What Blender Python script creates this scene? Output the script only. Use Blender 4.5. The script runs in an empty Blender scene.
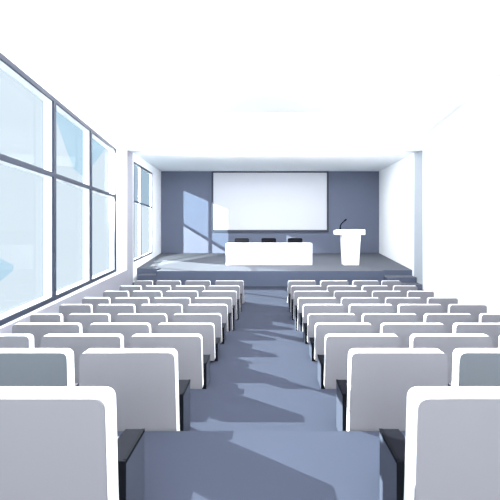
import bpy, bmesh, math
from mathutils import Vector

# ---------------------------------------------------------------- basics
COL = bpy.context.scene.collection
EYE = 2.66            # eye height above the flat floor in front of the stage
F, VX, VY = 357.0, 266.0, 223.0

def XH(px, py, d):    # world x and z of an image point that lies at depth d
    return (px - VX) * d / F, EYE - (py - VY) * d / F

def lin(c):
    return tuple(((v/255)/12.92 if v/255 <= .04045 else ((v/255+.055)/1.055)**2.4) for v in c)

def mat(name, rgb, rough=.7, spec=.2, metal=0, bump=0, scale=60, vary=0.0):
    m = bpy.data.materials.new(name); m.use_nodes = True
    nt = m.node_tree; b = nt.nodes['Principled BSDF']
    c = lin(rgb)
    b.inputs['Base Color'].default_value = (*c, 1)
    b.inputs['Roughness'].default_value = rough
    b.inputs['Specular IOR Level'].default_value = spec
    b.inputs['Metallic'].default_value = metal
    tc = nt.nodes.new('ShaderNodeTexCoord')
    n = nt.nodes.new('ShaderNodeTexNoise'); n.inputs['Scale'].default_value = scale
    nt.links.new(tc.outputs['Object'], n.inputs['Vector'])
    if vary:
        r = nt.nodes.new('ShaderNodeValToRGB')
        r.color_ramp.elements[0].color = (*[v*(1-vary) for v in c], 1)
        r.color_ramp.elements[1].color = (*[min(1, v*(1+vary)) for v in c], 1)
        nt.links.new(n.outputs['Fac'], r.inputs['Fac'])
        nt.links.new(r.outputs['Color'], b.inputs['Base Color'])
    if bump:
        bp = nt.nodes.new('ShaderNodeBump'); bp.inputs['Strength'].default_value = bump
        bp.inputs['Distance'].default_value = .01
        nt.links.new(n.outputs['Fac'], bp.inputs['Height'])
        nt.links.new(bp.outputs['Normal'], b.inputs['Normal'])
    return m

def glass(name, rgb):
    m = bpy.data.materials.new(name); m.use_nodes = True
    nt = m.node_tree; nt.nodes.clear()
    o = nt.nodes.new('ShaderNodeOutputMaterial')
    t = nt.nodes.new('ShaderNodeBsdfTransparent'); t.inputs[0].default_value = (*lin(rgb), 1)
    g = nt.nodes.new('ShaderNodeBsdfGlossy'); g.inputs['Roughness'].default_value = .05
    mx = nt.nodes.new('ShaderNodeMixShader'); mx.inputs[0].default_value = .012
    nt.links.new(t.outputs[0], mx.inputs[1]); nt.links.new(g.outputs[0], mx.inputs[2])
    nt.links.new(mx.outputs[0], o.inputs[0])
    return m

M = {
 'white_wall': mat('white_wall_paint', (250,250,252), .9, .1),
 'stage_white': mat('stage_wall_paint', (243,247,250), .9, .1),
 'stage_ceiling': mat('stage_ceiling_paint', (236,240,243), .9, .1),
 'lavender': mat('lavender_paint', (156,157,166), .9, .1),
 'dado': mat('lavender_dado_paint', (152,153,162), .9, .1),
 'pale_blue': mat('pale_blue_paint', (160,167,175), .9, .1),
 'slate_wall': mat('slate_blue_wall', (94,101,119), .9, .1, vary=.02, scale=3),
 'carpet': mat('blue_grey_carpet', (55,60,73), .95, .05, bump=.1, scale=300),
 'stage_face': mat('stage_front_board', (80,88,106), .85, .1),
 'stage_floor': mat('stage_floor_board', (88,92,101), .8, .15, vary=.02, scale=4),
 'rim': mat('white_seat_shell', (252,252,253), .6, .2),
 'back': mat('grey_seat_back', (112,113,119), .85, .1),
 'back_blue': mat('blue_grey_seat_back', (90,96,102), .85, .1),
 'cushion': mat('grey_seat_cushion', (116,117,124), .9, .1, bump=.15, scale=200),
 'arm': mat('slate_armrest', (64,69,82), .8, .1),
 'arm_top': mat('darkened_armrest_top', (23,24,30), .9, .03),  # armrest top darkened in colour to offset the light from above
 'black': mat('black_edge_trim', (9,11,17), .8, .05),
 'frame': mat('slate_window_frame', (52,59,75), .5, .3),
 'sash': mat('white_sash', (252,252,253), .7, .2),
 'screen_frame': mat('charcoal_screen_frame', (48,53,68), .5, .3),
 'screen': mat('projection_screen_fabric', (184,188,196), .9, .1),
 'desk': mat('white_laminate', (252,252,253), .6, .2),
 'charcoal': mat('charcoal_chair_fabric', (20,21,27), .9, .1),
 'metal': mat('dark_metal', (70,76,92), .35, .5, metal=.6),
 'glass_clear': glass('clear_window_glass', (240,248,253)),
 'glass_tint': glass('tinted_window_glass', (212,226,236)),  # tint added to dim the beam through the upper stage panes
}

# ---------------------------------------------------------------- mesh helpers
def hexa(bm, lo, hi):
    """box from two rings of four points each"""
    v = [bm.verts.new(p) for p in lo] + [bm.verts.new(p) for p in hi]
    bm.faces.new(v[0:4][::-1]); bm.faces.new(v[4:8])
    for i in range(4):
        j = (i+1) % 4
        bm.faces.new((v[i], v[j], v[4+j], v[4+i]))

def box(bm, x0, x1, y0, y1, z0, z1):
    hexa(bm, [(x0,y0,z0),(x1,y0,z0),(x1,y1,z0),(x0,y1,z0)],
             [(x0,y0,z1),(x1,y0,z1),(x1,y1,z1),(x0,y1,z1)])

def prism_y(bm, pts, y0, y1):
    """extrude an x-z outline along y"""
    a = [bm.verts.new((p[0], y0, p[1])) for p in pts]
    b = [bm.verts.new((p[0], y1, p[1])) for p in pts]
    bm.faces.new(a); bm.faces.new(b[::-1])
    n = len(pts)
    for i in range(n):
        j = (i+1) % n
        bm.faces.new((a[j], a[i], b[i], b[j]))

def prism_z(bm, pts, z0, z1):
    a = [bm.verts.new((p[0], p[1], z0)) for p in pts]
    b = [bm.verts.new((p[0], p[1], z1)) for p in pts]
    bm.faces.new(a[::-1]); bm.faces.new(b)
    n = len(pts)
    for i in range(n):
        j = (i+1) % n
        bm.faces.new((a[i], a[j], b[j], b[i]))

def tube(bm, path, r, n=10):
    rings = []
    for i, p in enumerate(path):
        p = Vector(p)
        a = Vector(path[max(i-1, 0)]); b = Vector(path[min(i+1, len(path)-1)])
        t = (b-a).normalized()
        u = t.cross(Vector((0, 1, .013))).normalized()
        w = t.cross(u)
        rr = r[i] if isinstance(r, (list, tuple)) else r
        rings.append([bm.verts.new(p + rr*(math.cos(k*2*math.pi/n)*u + math.sin(k*2*math.pi/n)*w)) for k in range(n)])
    for A, B in zip(rings, rings[1:]):
        for k in range(n):
            bm.faces.new((A[k], A[(k+1) % n], B[(k+1) % n], B[k]))
    bm.faces.new(rings[0][::-1]); bm.faces.new(rings[-1])

def rounded(pts, r, seg=6):
    """round every corner of an outline; r is one radius or one per corner"""
    out = []; n = len(pts)
    for i in range(n):
        p = Vector(pts[i]); rr = r[i] if isinstance(r, (list, tuple)) else r
        if rr <= 0: out.append(tuple(p)); continue
        a = (Vector(pts[i-1])-p).normalized(); b = (Vector(pts[(i+1) % n])-p).normalized()
        s, e = p+a*rr, p+b*rr
        for k in range(seg+1):
            t = k/seg
            out.append(tuple((1-t)**2*s + 2*t*(1-t)*p + t*t*e))
    return out

def link(name, bm, m, parent=None, loc=None, bevel=0, smooth=False):
    bmesh.ops.recalc_face_normals(bm, faces=bm.faces[:])
    me = bpy.data.meshes.new(name); bm.to_mesh(me); bm.free()
    me.materials.append(m)
    if smooth:
        for p in me.polygons: p.use_smooth = True
    o = bpy.data.objects.new(name, me); COL.objects.link(o)
    if parent: o.parent = parent
    if loc: o.location = loc
    if bevel:
        b = o.modifiers.new('bevel', 'BEVEL'); b.width = bevel; b.segments = 3
        b.limit_method = 'ANGLE'; b.angle_limit = .6
    return o

def empty(name, loc, label, cat, group=None):
    o = bpy.data.objects.new(name, None); COL.objects.link(o)
    o.location = loc; o.empty_display_size = .1
    o['label'] = label; o['category'] = cat
    if group: o['group'] = group
    return o

def struct(o):
    o['kind'] = 'structure'; return o

# ---------------------------------------------------------------- rows: depth of each row and levels (below the eye)
W = [291, 171, 122.7, 100.5, 86.3, 75.5, 66, 57.4, 51.3, 44.4]
ROWD = [F*1.45/w for w in W]                                   # depth of the front face of each row's backrests
TOP = [386.5, 348.3, 333.8, 322.9, 313.4, 304.1, 297.4, 290.9, 285.6, 280.6]
TOPH = [(t-VY)*d/F for t, d in zip(TOP, ROWD)]
TT = [.13, .115, .095, .085, .08, .08, .08, .08, .08, .08]                                                         # backrest thickness
EDGE = [431, 389, 363.8, 345, 331.3, 330.6, 320, 312, 304.7]    # where each tread ends
EDGED = [ROWD[k+1]-.16 for k in range(9)]
FLOORH = [(e-VY)*d/F for e, d in zip(EDGE, EDGED)] + [2.66]

def lwall(d): return -3.1 - .171*d
def rwall(d): return 4.25 + .14*d

STAGE_D, FRONT_D, BACK_D = 15.0, 14.2, 24.0
STAGE_Z = EYE - 2.017
XL0, XL1 = -5.59, -7.06        # stage left wall at front and back
XR0, XR1 = 6.22, 7.60
def slwall(d): return XL0 + (XL1-XL0)*(d-STAGE_D)/(BACK_D-STAGE_D)
def srwall(d): return XR0 + (XR1-XR0)*(d-STAGE_D)/(BACK_D-STAGE_D)

# ---------------------------------------------------------------- the setting
bm = bmesh.new()
prof = [(-1.5, FLOORH[0])]
for k in range(9):
    prof += [(EDGED[k], FLOORH[k]), (EDGED[k], FLOORH[k+1])]
prof += [(STAGE_D+.9, 2.66)]
low = EYE - 3.0
for a, b in zip(prof[0::2], prof[1::2]):
    z = EYE - a[1]
    d0, d1 = a[0], b[0]
    hexa(bm, [(lwall(d0)-.05, d0, low), (rwall(d0)+.05, d0, low), (rwall(d1)+.05, d1, low), (lwall(d1)-.05, d1, low)],
             [(lwall(d0)-.05, d0, z), (rwall(d0)+.05, d0, z), (rwall(d1)+.05, d1, z), (lwall(d1)-.05, d1, z)])
struct(link('floor', bm, M['carpet']))

CEIL = EYE + 3.4
bm = bmesh.new()
hexa(bm, [(lwall(-1.5)-.3,-1.5,CEIL), (rwall(-1.5)+.3,-1.5,CEIL), (rwall(14.4)+.3,14.4,CEIL), (lwall(14.4)-.3,14.4,CEIL)],
         [(lwall(-1.5)-.3,-1.5,CEIL+.15), (rwall(-1.5)+.3,-1.5,CEIL+.15), (rwall(14.4)+.3,14.4,CEIL+.15), (lwall(14.4)-.3,14.4,CEIL+.15)])
struct(link('ceiling', bm, M['white_wall']))

def slab(bm, wall, d0, d1, o0, o1, za, zb):
    """piece of a slanting side wall: depth d0..d1, offset outwards o0..o1; za, zb = (z at d0, z at d1)"""
    hexa(bm, [(wall(d0)-o0, d0, za[0]), (wall(d1)-o0, d1, za[1]), (wall(d1)-o1, d1, za[1]), (wall(d0)-o1, d0, za[0])],
             [(wall(d0)-o0, d0, zb[0]), (wall(d1)-o0, d1, zb[1]), (wall(d1)-o1, d1, zb[1]), (wall(d0)-o1, d0, zb[0])])

def hline(d, z0, z1, d0, d1): return z0 + (z1-z0)*(d-d0)/(d1-d0)

def side_window(name, wall, d_posts, topf, midf, botf, depth, fr, tint_top):
    """slanting glazed wall: slim dark frame on the inner face, deep white sash behind it, glass on the outer face"""
    d0, d1 = d_posts[0], d_posts[-1]
    root = bpy.data.objects.new(name, None); COL.objects.link(root); struct(root)
    root.location = (wall(d0)-.02, d0, EYE-1.7)
    inv = Vector(root.location)
    def part(nm, bm, m):
        for v in bm.verts: v.co -= inv
        return link(nm, bm, m, root)
    bm = bmesh.new(); bs = bmesh.new()
    for f, s in ((topf, -1), (midf, 0), (botf, 1)):
        a0, a1 = f(d0), f(d1)
        lo, hi = ((-fr, 0) if s < 0 else ((-fr/2, fr/2) if s == 0 else (0, fr)))
        slab(bm, wall, d0, d1, -.01, .03, (a0+lo, a1+lo), (a0+hi, a1+hi))
        slab(bs, wall, d0, d1, .03, depth, (a0+lo, a1+lo), (a0+hi, a1+hi))
    for i, d in enumerate(d_posts):
        w = fr*1.35
        e0 = d if i == 0 else (d-w if i == len(d_posts)-1 else d-w/2)
        slab(bm, wall, e0, e0+w, -.012, .032, (botf(e0), botf(e0+w)), (topf(e0), topf(e0+w)))
        slab(bs, wall, e0, e0+w*.8, .032, depth, (botf(e0), botf(e0+w)), (topf(e0), topf(e0+w)))
    part('window_frame', bm, M['frame']); part('window_sash', bs, M['sash'])
    for a, b in zip(d_posts, d_posts[1:]):
        for lo, hi, g in ((botf, midf, 'glass_clear'), (midf, topf, tint_top)):
            bm = bmesh.new()
            slab(bm, wall, a, b, depth-.02, depth-.015, (lo(a), lo(b)), (hi(a), hi(b)))
            part('window_pane', bm, M[g])
    return root

# hall window and the wall round it
WD0, WD1 = -1.4, 12.45
wt = lambda d: EYE + 2.58
wm = lambda d: EYE + hline(d, 1.006, .924, 5.4, 12.45)
wb = lambda d: EYE - hline(d, 1.56, 1.69, 5.4, 12.45)
side_window('window_1', lwall, [-1.4, .1, 2.45, 4.9, 7.36, 9.72, 12.45], wt, wm, wb, .2, .09, 'glass_clear')
bm = bmesh.new()
slab(bm, lwall, -1.5, WD1, 0, .22, (wt(0), wt(0)), (CEIL, CEIL))
slab(bm, lwall, -1.5, WD1, 0, .22, (low, low), (wb(-1.5), wb(WD1)))
slab(bm, lwall, WD1, FRONT_D, 0, .22, (low, low), (CEIL, CEIL))
slab(bm, lwall, -1.5, WD0, 0, .22, (wb(-1.5), wb(WD0)), (wt(0), wt(0)))
struct(link('wall_left', bm, M['white_wall']))
bm = bmesh.new()
dt = lambda d: EYE - hline(d, 1.60, 1.87, 5.4, 14.2)
slab(bm, lwall, -1.5, FRONT_D, -.02, -.001, (low, low), (dt(-1.5), dt(FRONT_D)))
struct(link('trim_1', bm, M['dado']))

bm = bmesh.new()
d0, d1 = -1.5, 14.4
hexa(bm, [(rwall(d0),d0,low),(rwall(d0)+.2,d0,low),(rwall(d1)+.2,d1,low),(rwall(d1),d1,low)],
         [(rwall(d0),d0,CEIL),(rwall(d0)+.2,d0,CEIL),(rwall(d1)+.2,d1,CEIL),(rwall(d1),d1,CEIL)])
struct(link('wall_right', bm, M['white_wall']))

# front wall: header over the stage opening
bm = bmesh.new()
HZ = EYE + 2.90
box(bm, -5.75, 6.45, FRONT_D, FRONT_D+.06, HZ, CEIL)
struct(link('wall_front', bm, M['white_wall']))
# jambs of the opening
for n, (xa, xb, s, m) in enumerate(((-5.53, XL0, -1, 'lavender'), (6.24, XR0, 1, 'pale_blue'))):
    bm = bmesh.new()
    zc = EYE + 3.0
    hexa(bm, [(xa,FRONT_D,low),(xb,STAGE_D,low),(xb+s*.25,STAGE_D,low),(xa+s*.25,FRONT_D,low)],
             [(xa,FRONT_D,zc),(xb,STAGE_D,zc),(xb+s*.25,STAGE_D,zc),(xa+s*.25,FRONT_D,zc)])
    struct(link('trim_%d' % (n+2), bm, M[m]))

# stage box
SC0, SC1 = EYE+2.90, EYE+3.49
bm = bmesh.new()
hexa(bm, [(-5.8,FRONT_D+.061,SC0),(6.5,FRONT_D+.061,SC0),(XR1+.3,BACK_D+.2,SC1),(XL1-.3,BACK_D+.2,SC1)],
         [(-5.8,FRONT_D+.061,SC0+.04),(6.5,FRONT_D+.061,SC0+.04),(XR1+.3,BACK_D+.2,SC1+.2),(XL1-.3,BACK_D+.2,SC1+.2)])
struct(link('ceiling', bm, M['stage_ceiling']))
bm = bmesh.new()
box(bm, XL1-.2, XR1+.2, BACK_D, BACK_D+.2, low, SC1+.1)
struct(link('wall_back', bm, M['slate_wall']))
bm = bmesh.new()
hexa(bm, [(XR0,STAGE_D,low),(XR0+.2,STAGE_D,low),(XR1+.2,BACK_D,low),(XR1,BACK_D,low)],
         [(XR0,STAGE_D,SC0+.04),(XR0+.2,STAGE_D,SC0+.04),(XR1+.2,BACK_D,SC1+.04),(XR1,BACK_D,SC1+.04)])
struct(link('wall_stage_right', bm, M['stage_white']))

SW0, SW1 = 15.1, 20.15
st = lambda d: EYE + hline(d, 2.62, 2.82, 15.1, 20.15)
sm = lambda d: EYE + hline(d, .94, .88, 15.1, 20.15)
sb = lambda d: EYE - hline(d, 1.65, 1.70, 15.1, 20.15)
side_window('window_2', slwall, [SW0, 16.85, SW1], st, sm, sb, .12, .075, 'glass_tint')
bm = bmesh.new()
zt = lambda d: hline(d, SC0+.02, SC1+.02, FRONT_D, BACK_D)
slab(bm, slwall, STAGE_D, SW1, 0, .14, (st(STAGE_D), st(SW1)), (zt(STAGE_D), zt(SW1)))
slab(bm, slwall, STAGE_D, SW1, 0, .14, (low, low), (sb(STAGE_D), sb(SW1)))
slab(bm, slwall, SW1, BACK_D, 0, .14, (low, low), (zt(SW1), zt(BACK_D)))
slab(bm, slwall, STAGE_D, SW0, 0, .14, (sb(STAGE_D), sb(SW0)), (st(STAGE_D), st(SW0)))
struct(link('wall_stage_left', bm, M['stage_white']))

# ---------------------------------------------------------------- the stage platform with a notch for steps at each side
st_root = empty('stage_platform', (0, STAGE_D, 0), 'raised stage platform with pale grey floor across the front of the hall', 'stage')
NL, NR = -4.62, 4.96
NLD, NRD = 15.85, 15.3
outline = [(NL, STAGE_D), (NR, STAGE_D), (NR, NRD), (srwall(NRD), NRD), (XR1-.01, BACK_D-.005), (XL1+.01, BACK_D-.005), (slwall(NLD), NLD), (NL, NLD)]
outline = [(x, y-STAGE_D) for x, y in outline]
bm = bmesh.new(); prism_z(bm, outline, 0, STAGE_Z-.02)
link('riser', bm, M['stage_face'], st_root)
bm = bmesh.new(); prism_z(bm, outline, STAGE_Z-.02, STAGE_Z)
link('deck', bm, M['stage_floor'], st_root)

def stage_steps(x0, x1, yb, side, label):
    r = empty('stage_steps', ((x0+x1)/2, yb, 0), label, 'steps', 'steps at the two ends of the stage')
    xa, xb = x0-(x0+x1)/2, x1-(x0+x1)/2
    for n, (run, top) in enumerate(((1.12, STAGE_Z/3), (.62, STAGE_Z*2/3))):
        bm = bmesh.new(); box(bm, xa, xb, -run, 0 if n else -.62, 0, top-.02)
        link('riser', bm, M['stage_face'], r)
        bm = bmesh.new(); box(bm, xa, xb, -run, 0 if n else -.62, top-.02, top)
        link('tread', bm, M['stage_floor'], r)
stage_steps(-5.50, NL-.01, NLD-.005, 'left', 'stage steps beside the tall windows, at the left end of the stage')
stage_steps(NR+.01, 6.19, NRD-.005, 'right', 'stage steps beside the lectern end, at the right end of the stage')

# ---------------------------------------------------------------- auditorium seats
# px of (aisle-side corner, outer corner) of every seat in each row, nearest row first
LEFT = [[(115.7,-41)], [(177.6,86),(73.6,-22)], [(202.3,132.8),(123.5,45.5),(33.8,-36)],
        [(214.5,158.6),(150.8,91),(82,12)],
        [(221.5,174),(167,117.5),(110.5,70),(63,30)],
        [(227.5,188),(182.6,141),(135.2,98),(92.6,59)],
        [(232,195),(190.5,154),(149.3,115),(110.4,82)],
        [(236.6,202),(198,166),(162,133),(129,103)],
        [(239.7,208.5),(205,175.5),(171,145.5),(141.7,119.3)],
        [(243.6,215.5),(210.5,185.5),(181,156.5),(153,134)]]
RIGHT = [[(407,563)], [(348.4,441),(453,545)], [(325,397),(410,487),(499,570)],
        [(315,371),(380.5,443),(453,523)],
        [(307.8,355),(362,416),(424,470.6),(479,511)],
        [(303,343),(349,392),(398,441),(448,487)],
        [(298,336),(341,379),(385,421),(427,458)],
        [(294,329),(334,367),(372,401),(407,434)],
        [(291,322),(327,357),(362,388),(393,417.5)],
        [(288,315.8),(320.5,348),(352.5,378.6),(381.4,401)]]
ARM = [.374, .39, .35, .30, .24, .24, .24, .27, .28, .28]
ORD = ['first', 'second', 'third', 'fourth', 'fifth', 'sixth', 'seventh', 'eighth', 'ninth', 'tenth']

def seat(side, row, k, px_in, px_out):
    d = ROWD[row]; T = TT[row]
    last = row >= 3 and k == len((LEFT if side == 'left' else RIGHT)[row])-1
    xi, xo = (px_in-VX)*d/F, (px_out-VX)*(d-T if last else d)/F
    w = abs(xo-xi); h = FLOORH[row]-TOPH[row]
    s = 1 if side == 'left' else -1            # +x is towards the aisle for the left block
    blue = (row == 1 and k == 1)
    rown = ORD[9-row]
    look = 'darker blue-grey' if blue else 'grey-backed'
    root = empty('auditorium_seat', ((xi+xo)/2, d-T, EYE-FLOORH[row]),
        '%s white seat, %s from the aisle, %s row from the stage, %s block' % (look, ORD[k], rown, side),
        'seat', 'seats in the %s block' % side)
    hw = w/2
    # local: y = 0 is the rear (camera) face of the backrest; outline in x-z, aisle side at +s
    fl = .028*h/.86
    zb = h*.07
    pts = [(-hw, zb), (hw+fl*.8, zb), (hw, h), (-hw, h)]
    pts = [(p[0]*s, p[1]) for p in pts]
    if s < 0: pts = [pts[1], pts[0], pts[3], pts[2]]
    rc = .055
    out = rounded(pts, [.02, .02, rc, rc])
    bm = bmesh.new(); prism_y(bm, out, .012, T)
    link('backrest', bm, M['rim'], root)
    bm = bmesh.new(); prism_y(bm, out, 0, .012)
    pn = link('back_panel', bm, M['back_blue' if blue else 'back'], root)
    if blue: pn['label'] = 'darker blue-grey back panel'
    # padded front of the backrest and seat cushion
    cw = hw-.06
    bm = bmesh.new(); prism_y(bm, rounded([(-cw, h*.42), (cw, h*.42), (cw, h-.07), (-cw, h-.07)], .04), T, T+.04)
    link('back_cushion', bm, M['cushion'], root)
    sz = h*.40
    a, b = (-hw+.03, hw-.09) if s > 0 else (-hw+.09, hw-.03)
    bm = bmesh.new(); box(bm, a, b, T+.042, T+.46, sz-.09, sz)
    link('seat_cushion', bm, M['cushion'], root, bevel=.025)
    bm = bmesh.new(); box(bm, a+.02, b-.02, T+.002, T+.42, sz-.13, sz-.091)
    link('seat_base', bm, M['rim'], root)
    legs = [-s]
    if row == 9: legs = [-s, s]
    for q in legs:
        x = q*(hw-.09)
        bm = bmesh.new(); box(bm, x-.025, x+.025, T+.002, T+.30, 0, sz-.131)
        link('leg', bm, M['arm'], root)
    if row < 9:
        # armrest side panel on the aisle side, standing on the floor just in front of the backrest
        ah = h-ARM[row]; al = .28; y0 = T+.002
        xa, xb = s*(hw+.047), s*(hw-.068)
        lo, hi = min(xa, xb), max(xa, xb)
        inn, outr = xa, xb
        bm = bmesh.new()
        c = .035*s
        plan = [(inn, y0+.012), (inn, y0+al), (outr+c*.2, y0+al), (outr, y0+al-.06), (outr, y0+.012)]
        prism_z(bm, plan, 0, ah-.02)
        p = link('armrest_panel', bm, M['arm'], root)
        bm = bmesh.new(); prism_z(bm, plan, ah-.019, ah)
        link('armrest_top_layer', bm, M['arm_top'], root)
        bm = bmesh.new()
        box(bm, lo, hi, y0, y0+.012, 0, ah)                                        # rear edge
        box(bm, min(inn-s*.016, inn+s*.002), max(inn-s*.016, inn+s*.002), y0+.012, y0+al+.001, ah-.014, ah+.002)   # top edge
        t = link('edge_trim', bm, M['black'], p); t['label'] = 'black edge of the armrest'
    return root

for r in range(10):
    for k, (a, b) in enumerate(LEFT[r]): seat('left', r, k, a, b)
    for k, (a, b) in enumerate(RIGHT[r]): seat('right', r, k, a, b)

# ---------------------------------------------------------------- projection screen
x0, z1 = XH(211.8, 171.2, BACK_D); x1, z0 = XH(328.4, 232.2, BACK_D)
cx, cz = (x0+x1)/2, (z0+z1)/2
scr = empty('projection_screen', (cx, BACK_D-.02, cz), 'large white projection screen in a dark frame on the slate wall', 'screen')
hw, hh = (x1-x0)/2, (z1-z0)/2
bm = bmesh.new()
t = .12
prism = [(-hw, -hh, hw, -hh+.16), (-hw, hh-t, hw, hh), (-hw, -hh+.16, -hw+t, hh-t), (hw-t, -hh+.16, hw, hh-t)]
for a, b, c, d in prism: box(bm, a, c, -.10, 0, b, d)
link('screen_frame', bm, M['screen_frame'], scr)
bm = bmesh.new(); box(bm, -hw+t, hw-t, -.05, 0, -hh+.16, hh-t)
link('screen_surface', bm, M['screen'], scr)

# ---------------------------------------------------------------- speakers' table
TD = 17.14
xa, zt_ = XH(225.8, 243.6, TD); xb, _ = XH(312.2, 265, TD)
tab = empty('speakers_table', ((xa+xb)/2, TD, STAGE_Z), 'long white speakers table with a closed front on the stage', 'table')
hw = (xb-xa)/2; th = zt_-STAGE_Z
bm = bmesh.new(); box(bm, -hw, hw, 0, .7, th-.05, th); link('tabletop', bm, M['desk'], tab, bevel=.008)
bm = bmesh.new(); box(bm, -hw, hw, .0, .04, 0, th-.05); link('front_panel', bm, M['desk'], tab)
for s in (-1, 1):
    bm = bmesh.new(); box(bm, min(s*hw, s*(hw-.05)), max(s*hw, s*(hw-.05)), .04, .66, 0, th-.05)
    link('side_panel', bm, M['desk'], tab)

# ---------------------------------------------------------------- three chairs behind the table
def stage_chair(pl, pr, label):
    D = 18.25
    a, zt = XH(pl, 238.1, D); b, _ = XH(pr, 238.1, D)
    h = zt-STAGE_Z; hw = (b-a)/2
    r = empty('swivel_chair', ((a+b)/2, D, STAGE_Z), label, 'chair', 'dark chairs behind the speakers table')
    bm = bmesh.new(); prism_y(bm, rounded([(-hw*.93, .58), (hw*.93, .58), (hw, h), (-hw, h)], .09), .0, .09)
    link('backrest', bm, M['charcoal'], r)
    bm = bmesh.new(); prism_z(bm, rounded([(-.29, -.50), (.29, -.50), (.29, -.02), (-.29, -.02)], .08), .44, .54)
    link('seat', bm, M['charcoal'], r)
    bm = bmesh.new(); box(bm, -.05, .05, -.04, .0, .40, .75); box(bm, -.05, .05, -.26, -.04, .40, .438)
    link('back_support', bm, M['metal'], r)
    bm = bmesh.new(); tube(bm, [(0, -.25, .10), (0, -.25, .40)], .03); link('gas_column', bm, M['metal'], r)
    for k in range(5):
        an = k*2*math.pi/5+.3
        e = (.27*math.cos(an), -.25+.27*math.sin(an))
        bm = bmesh.new(); tube(bm, [(0, -.25, .12), (e[0], e[1], .08)], [.03, .018])
        g = link('leg', bm, M['metal'], r)
        bm = bmesh.new(); tube(bm, [(e[0]-.015, e[1], .03), (e[0]+.015, e[1], .03)], .03)
        link('caster', bm, M['black'], g)
stage_chair(234.5, 249.2, 'charcoal chair behind the white table, in the sunlit part near the left end')
stage_chair(261.3, 276.2, 'charcoal chair behind the middle of the white table')
stage_chair(287.8, 302.6, 'charcoal chair behind the white table, nearest the lectern')

# ---------------------------------------------------------------- lectern
LD = 16.95
x0, zt = XH(336.2, 229.4, LD); x1, zs = XH(365.4, 234.9, LD)
cx = (x0+x1)/2; h = zt-STAGE_Z; slabz = zs-STAGE_Z; hw = (x1-x0)/2
lec = empty('lectern', (cx, LD, STAGE_Z), 'white tapered lectern with an overhanging top on the right of the stage', 'lectern')
s = LD/F
bm = bmesh.new()
tw0, tw1 = (342.6-VX)*s-cx, (361.2-VX)*s-cx
bw0, bw1 = (344.0-VX)*s-cx, (359.4-VX)*s-cx
hexa(bm, [(bw0,.06,0),(bw1,.06,0),(bw1,.55,0),(bw0,.55,0)], [(tw0,.06,slabz),(tw1,.06,slabz),(tw1,.6,slabz),(tw0,.6,slabz)])
link('body', bm, M['desk'], lec, bevel=.02)
bm = bmesh.new()
hexa(bm, [(-hw,0,slabz),(hw,0,slabz),(hw,.68,slabz),(-hw,.68,slabz)], [(-hw,0,h),(hw,0,h),(hw,.68,h-.06),(-hw,.68,h-.06)])
link('lectern_top', bm, M['desk'], lec, bevel=.02)
# gooseneck microphone on the lectern
mx, mz = XH(340.2, 229.6, LD+.3)
mic = empty('gooseneck_microphone', (mx, LD+.3, zt-.02), 'thin dark gooseneck microphone rising from the lectern top', 'microphone')
def mp(px, py):
    x, z = XH(px, py, LD+.3); return (x-mx, 0, z-(zt-.02))
bm = bmesh.new(); tube(bm, [(0,0,-.0),(0,0,.05)], [.07,.05], 14); link('mic_base', bm, M['black'], mic)
bm = bmesh.new(); tube(bm, [(0,0,.05), mp(340.3,226.5), mp(341,224.4), mp(342.6,222.6), mp(344.3,221)], .028, 8); link('gooseneck', bm, M['black'], mic, smooth=True)
bm = bmesh.new(); tube(bm, [mp(344.2,221.1), mp(344.6,220.7), mp(345.9,219.6), mp(346.5,219.1)], [.018,.035,.04,.02], 10); link('mic_capsule', bm, M['black'], mic, smooth=True)

# ---------------------------------------------------------------- light
w = bpy.data.worlds.new('sky'); bpy.context.scene.world = w; w.use_nodes = True
nt = w.node_tree; bg = nt.nodes['Background']
tc = nt.nodes.new('ShaderNodeTexCoord'); no = nt.nodes.new('ShaderNodeTexVoronoi')
mp_ = nt.nodes.new('ShaderNodeMapping'); mp_.inputs['Scale'].default_value = (1, 1, 1)
mp_.inputs['Rotation'].default_value = (.5, .35, .3)
no.inputs['Scale'].default_value = 4.5
rp = nt.nodes.new('ShaderNodeValToRGB'); rp.color_ramp.interpolation = 'LINEAR'  # two-tone sky cells imitate the diagonal reflections on the window panes
rp.color_ramp.elements[0].position = .44; rp.color_ramp.elements[0].color = (*lin((214,235,247)), 1)
rp.color_ramp.elements[1].position = .48; rp.color_ramp.elements[1].color = (*lin((250,252,254)), 1)
sep = nt.nodes.new('ShaderNodeSeparateColor')
nt.links.new(tc.outputs['Generated'], mp_.inputs['Vector']); nt.links.new(mp_.outputs[0], no.inputs['Vector'])
nt.links.new(no.outputs['Color'], sep.inputs[0]); nt.links.new(sep.outputs[0], rp.inputs[0])
nt.links.new(rp.outputs[0], bg.inputs[0]); bg.inputs[1].default_value = .285

def sun(name, direction, energy, angle, color=(1,1,1)):
    l = bpy.data.lights.new(name, 'SUN'); l.energy = energy; l.angle = angle; l.color = color
    o = bpy.data.objects.new(name, l); COL.objects.link(o); o.location = (-12, 12, 9)
    o.rotation_euler = Vector(direction).to_track_quat('-Z', 'Y').to_euler(); return o
sun('sun', (.84, -.54, -.42), 8.5, .004, (1, .95, .86))

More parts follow.
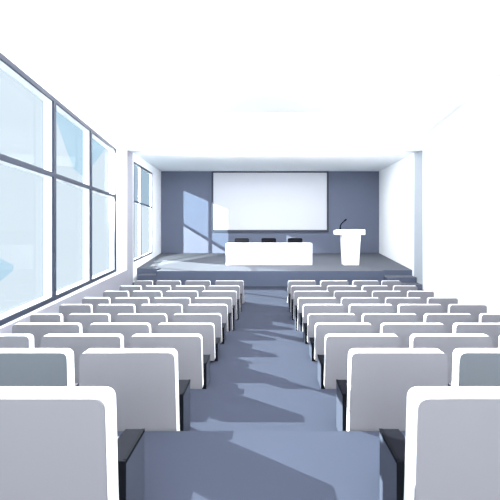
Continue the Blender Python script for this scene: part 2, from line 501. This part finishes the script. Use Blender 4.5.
def area(name, loc, target, sx, sy, power, color=(1,1,1)):
    l = bpy.data.lights.new(name, 'AREA'); l.shape = 'RECTANGLE'; l.size = sx; l.size_y = sy
    l.energy = power; l.color = color
    o = bpy.data.objects.new(name, l); COL.objects.link(o); o.location = loc
    o.rotation_euler = (Vector(target)-Vector(loc)).to_track_quat('-Z', 'Y').to_euler(); return o
# added overhead fill without fittings, tilted forward onto the seat backs
for y, pw in ((-1.3, 138), (2.2, 92), (6, 64), (10.5, 88)):
    area('hall_fill', (.3, y, CEIL-.35), (.3, y+4, 0), 5, 1.2, pw)
area('rear_fill', (0, -9, EYE+1.5), (0, 10, EYE+1.0), 14, 7, 500)  # added fill from behind the camera, evens out the rows
for sx_, wl in ((-1, lwall), (1, rwall)):
    a_ = area('ceiling_fill', (wl(6)+.5 if sx_ < 0 else wl(6)-.5, 7.0, EYE+2.75), (sx_*1.0, 7.5, CEIL+1.5), 14, .25, 85)  # added upward strips that brighten the hall ceiling
area('stage_fill', (.3, 19, EYE+3.05), (.3, 19, 0), 8, 3, 140)  # added fill above the stage, no fitting there
area('stage_ceiling_fill', (.3, 14.6, EYE+2.7), (.3, 21, EYE+3.6), 10, .3, 115)  # added fill behind the header, lifts the stage ceiling

# added spot outside the stage window, stands in for sun on the back wall
l = bpy.data.lights.new('stage_sun_spot', 'SPOT'); l.energy = 30000; l.color = (1, .91, .76); l.spot_size = .66; l.spot_blend = .6; l.shadow_soft_size = .03
o = bpy.data.objects.new('stage_sun_spot', l); COL.objects.link(o)
fx, fz = XH(119, 153, BACK_D)
o.location = (fx, 4.0, fz); o.rotation_euler = (Vector((-4.2, BACK_D, 1.9))-Vector(o.location)).to_track_quat('-Z','Y').to_euler()

# ---------------------------------------------------------------- camera
cam = bpy.data.cameras.new('camera'); co = bpy.data.objects.new('camera', cam); COL.objects.link(co)
co.location = (0, 0, EYE); co.rotation_euler = (math.pi/2, 0, 0)
cam.sensor_width = 36; cam.sensor_fit = 'HORIZONTAL'; cam.lens = 36*F/500
cam.shift_x = -(VX-250)/500; cam.shift_y = (VY-250)/500
cam.clip_end = 200
sc = bpy.context.scene; sc.camera = co
sc.view_settings.view_transform = 'Standard'; sc.view_settings.look = 'None'
sc.view_settings.gamma = 1; sc.view_settings.use_curve_mapping = False
sc.view_settings.exposure = 1.8
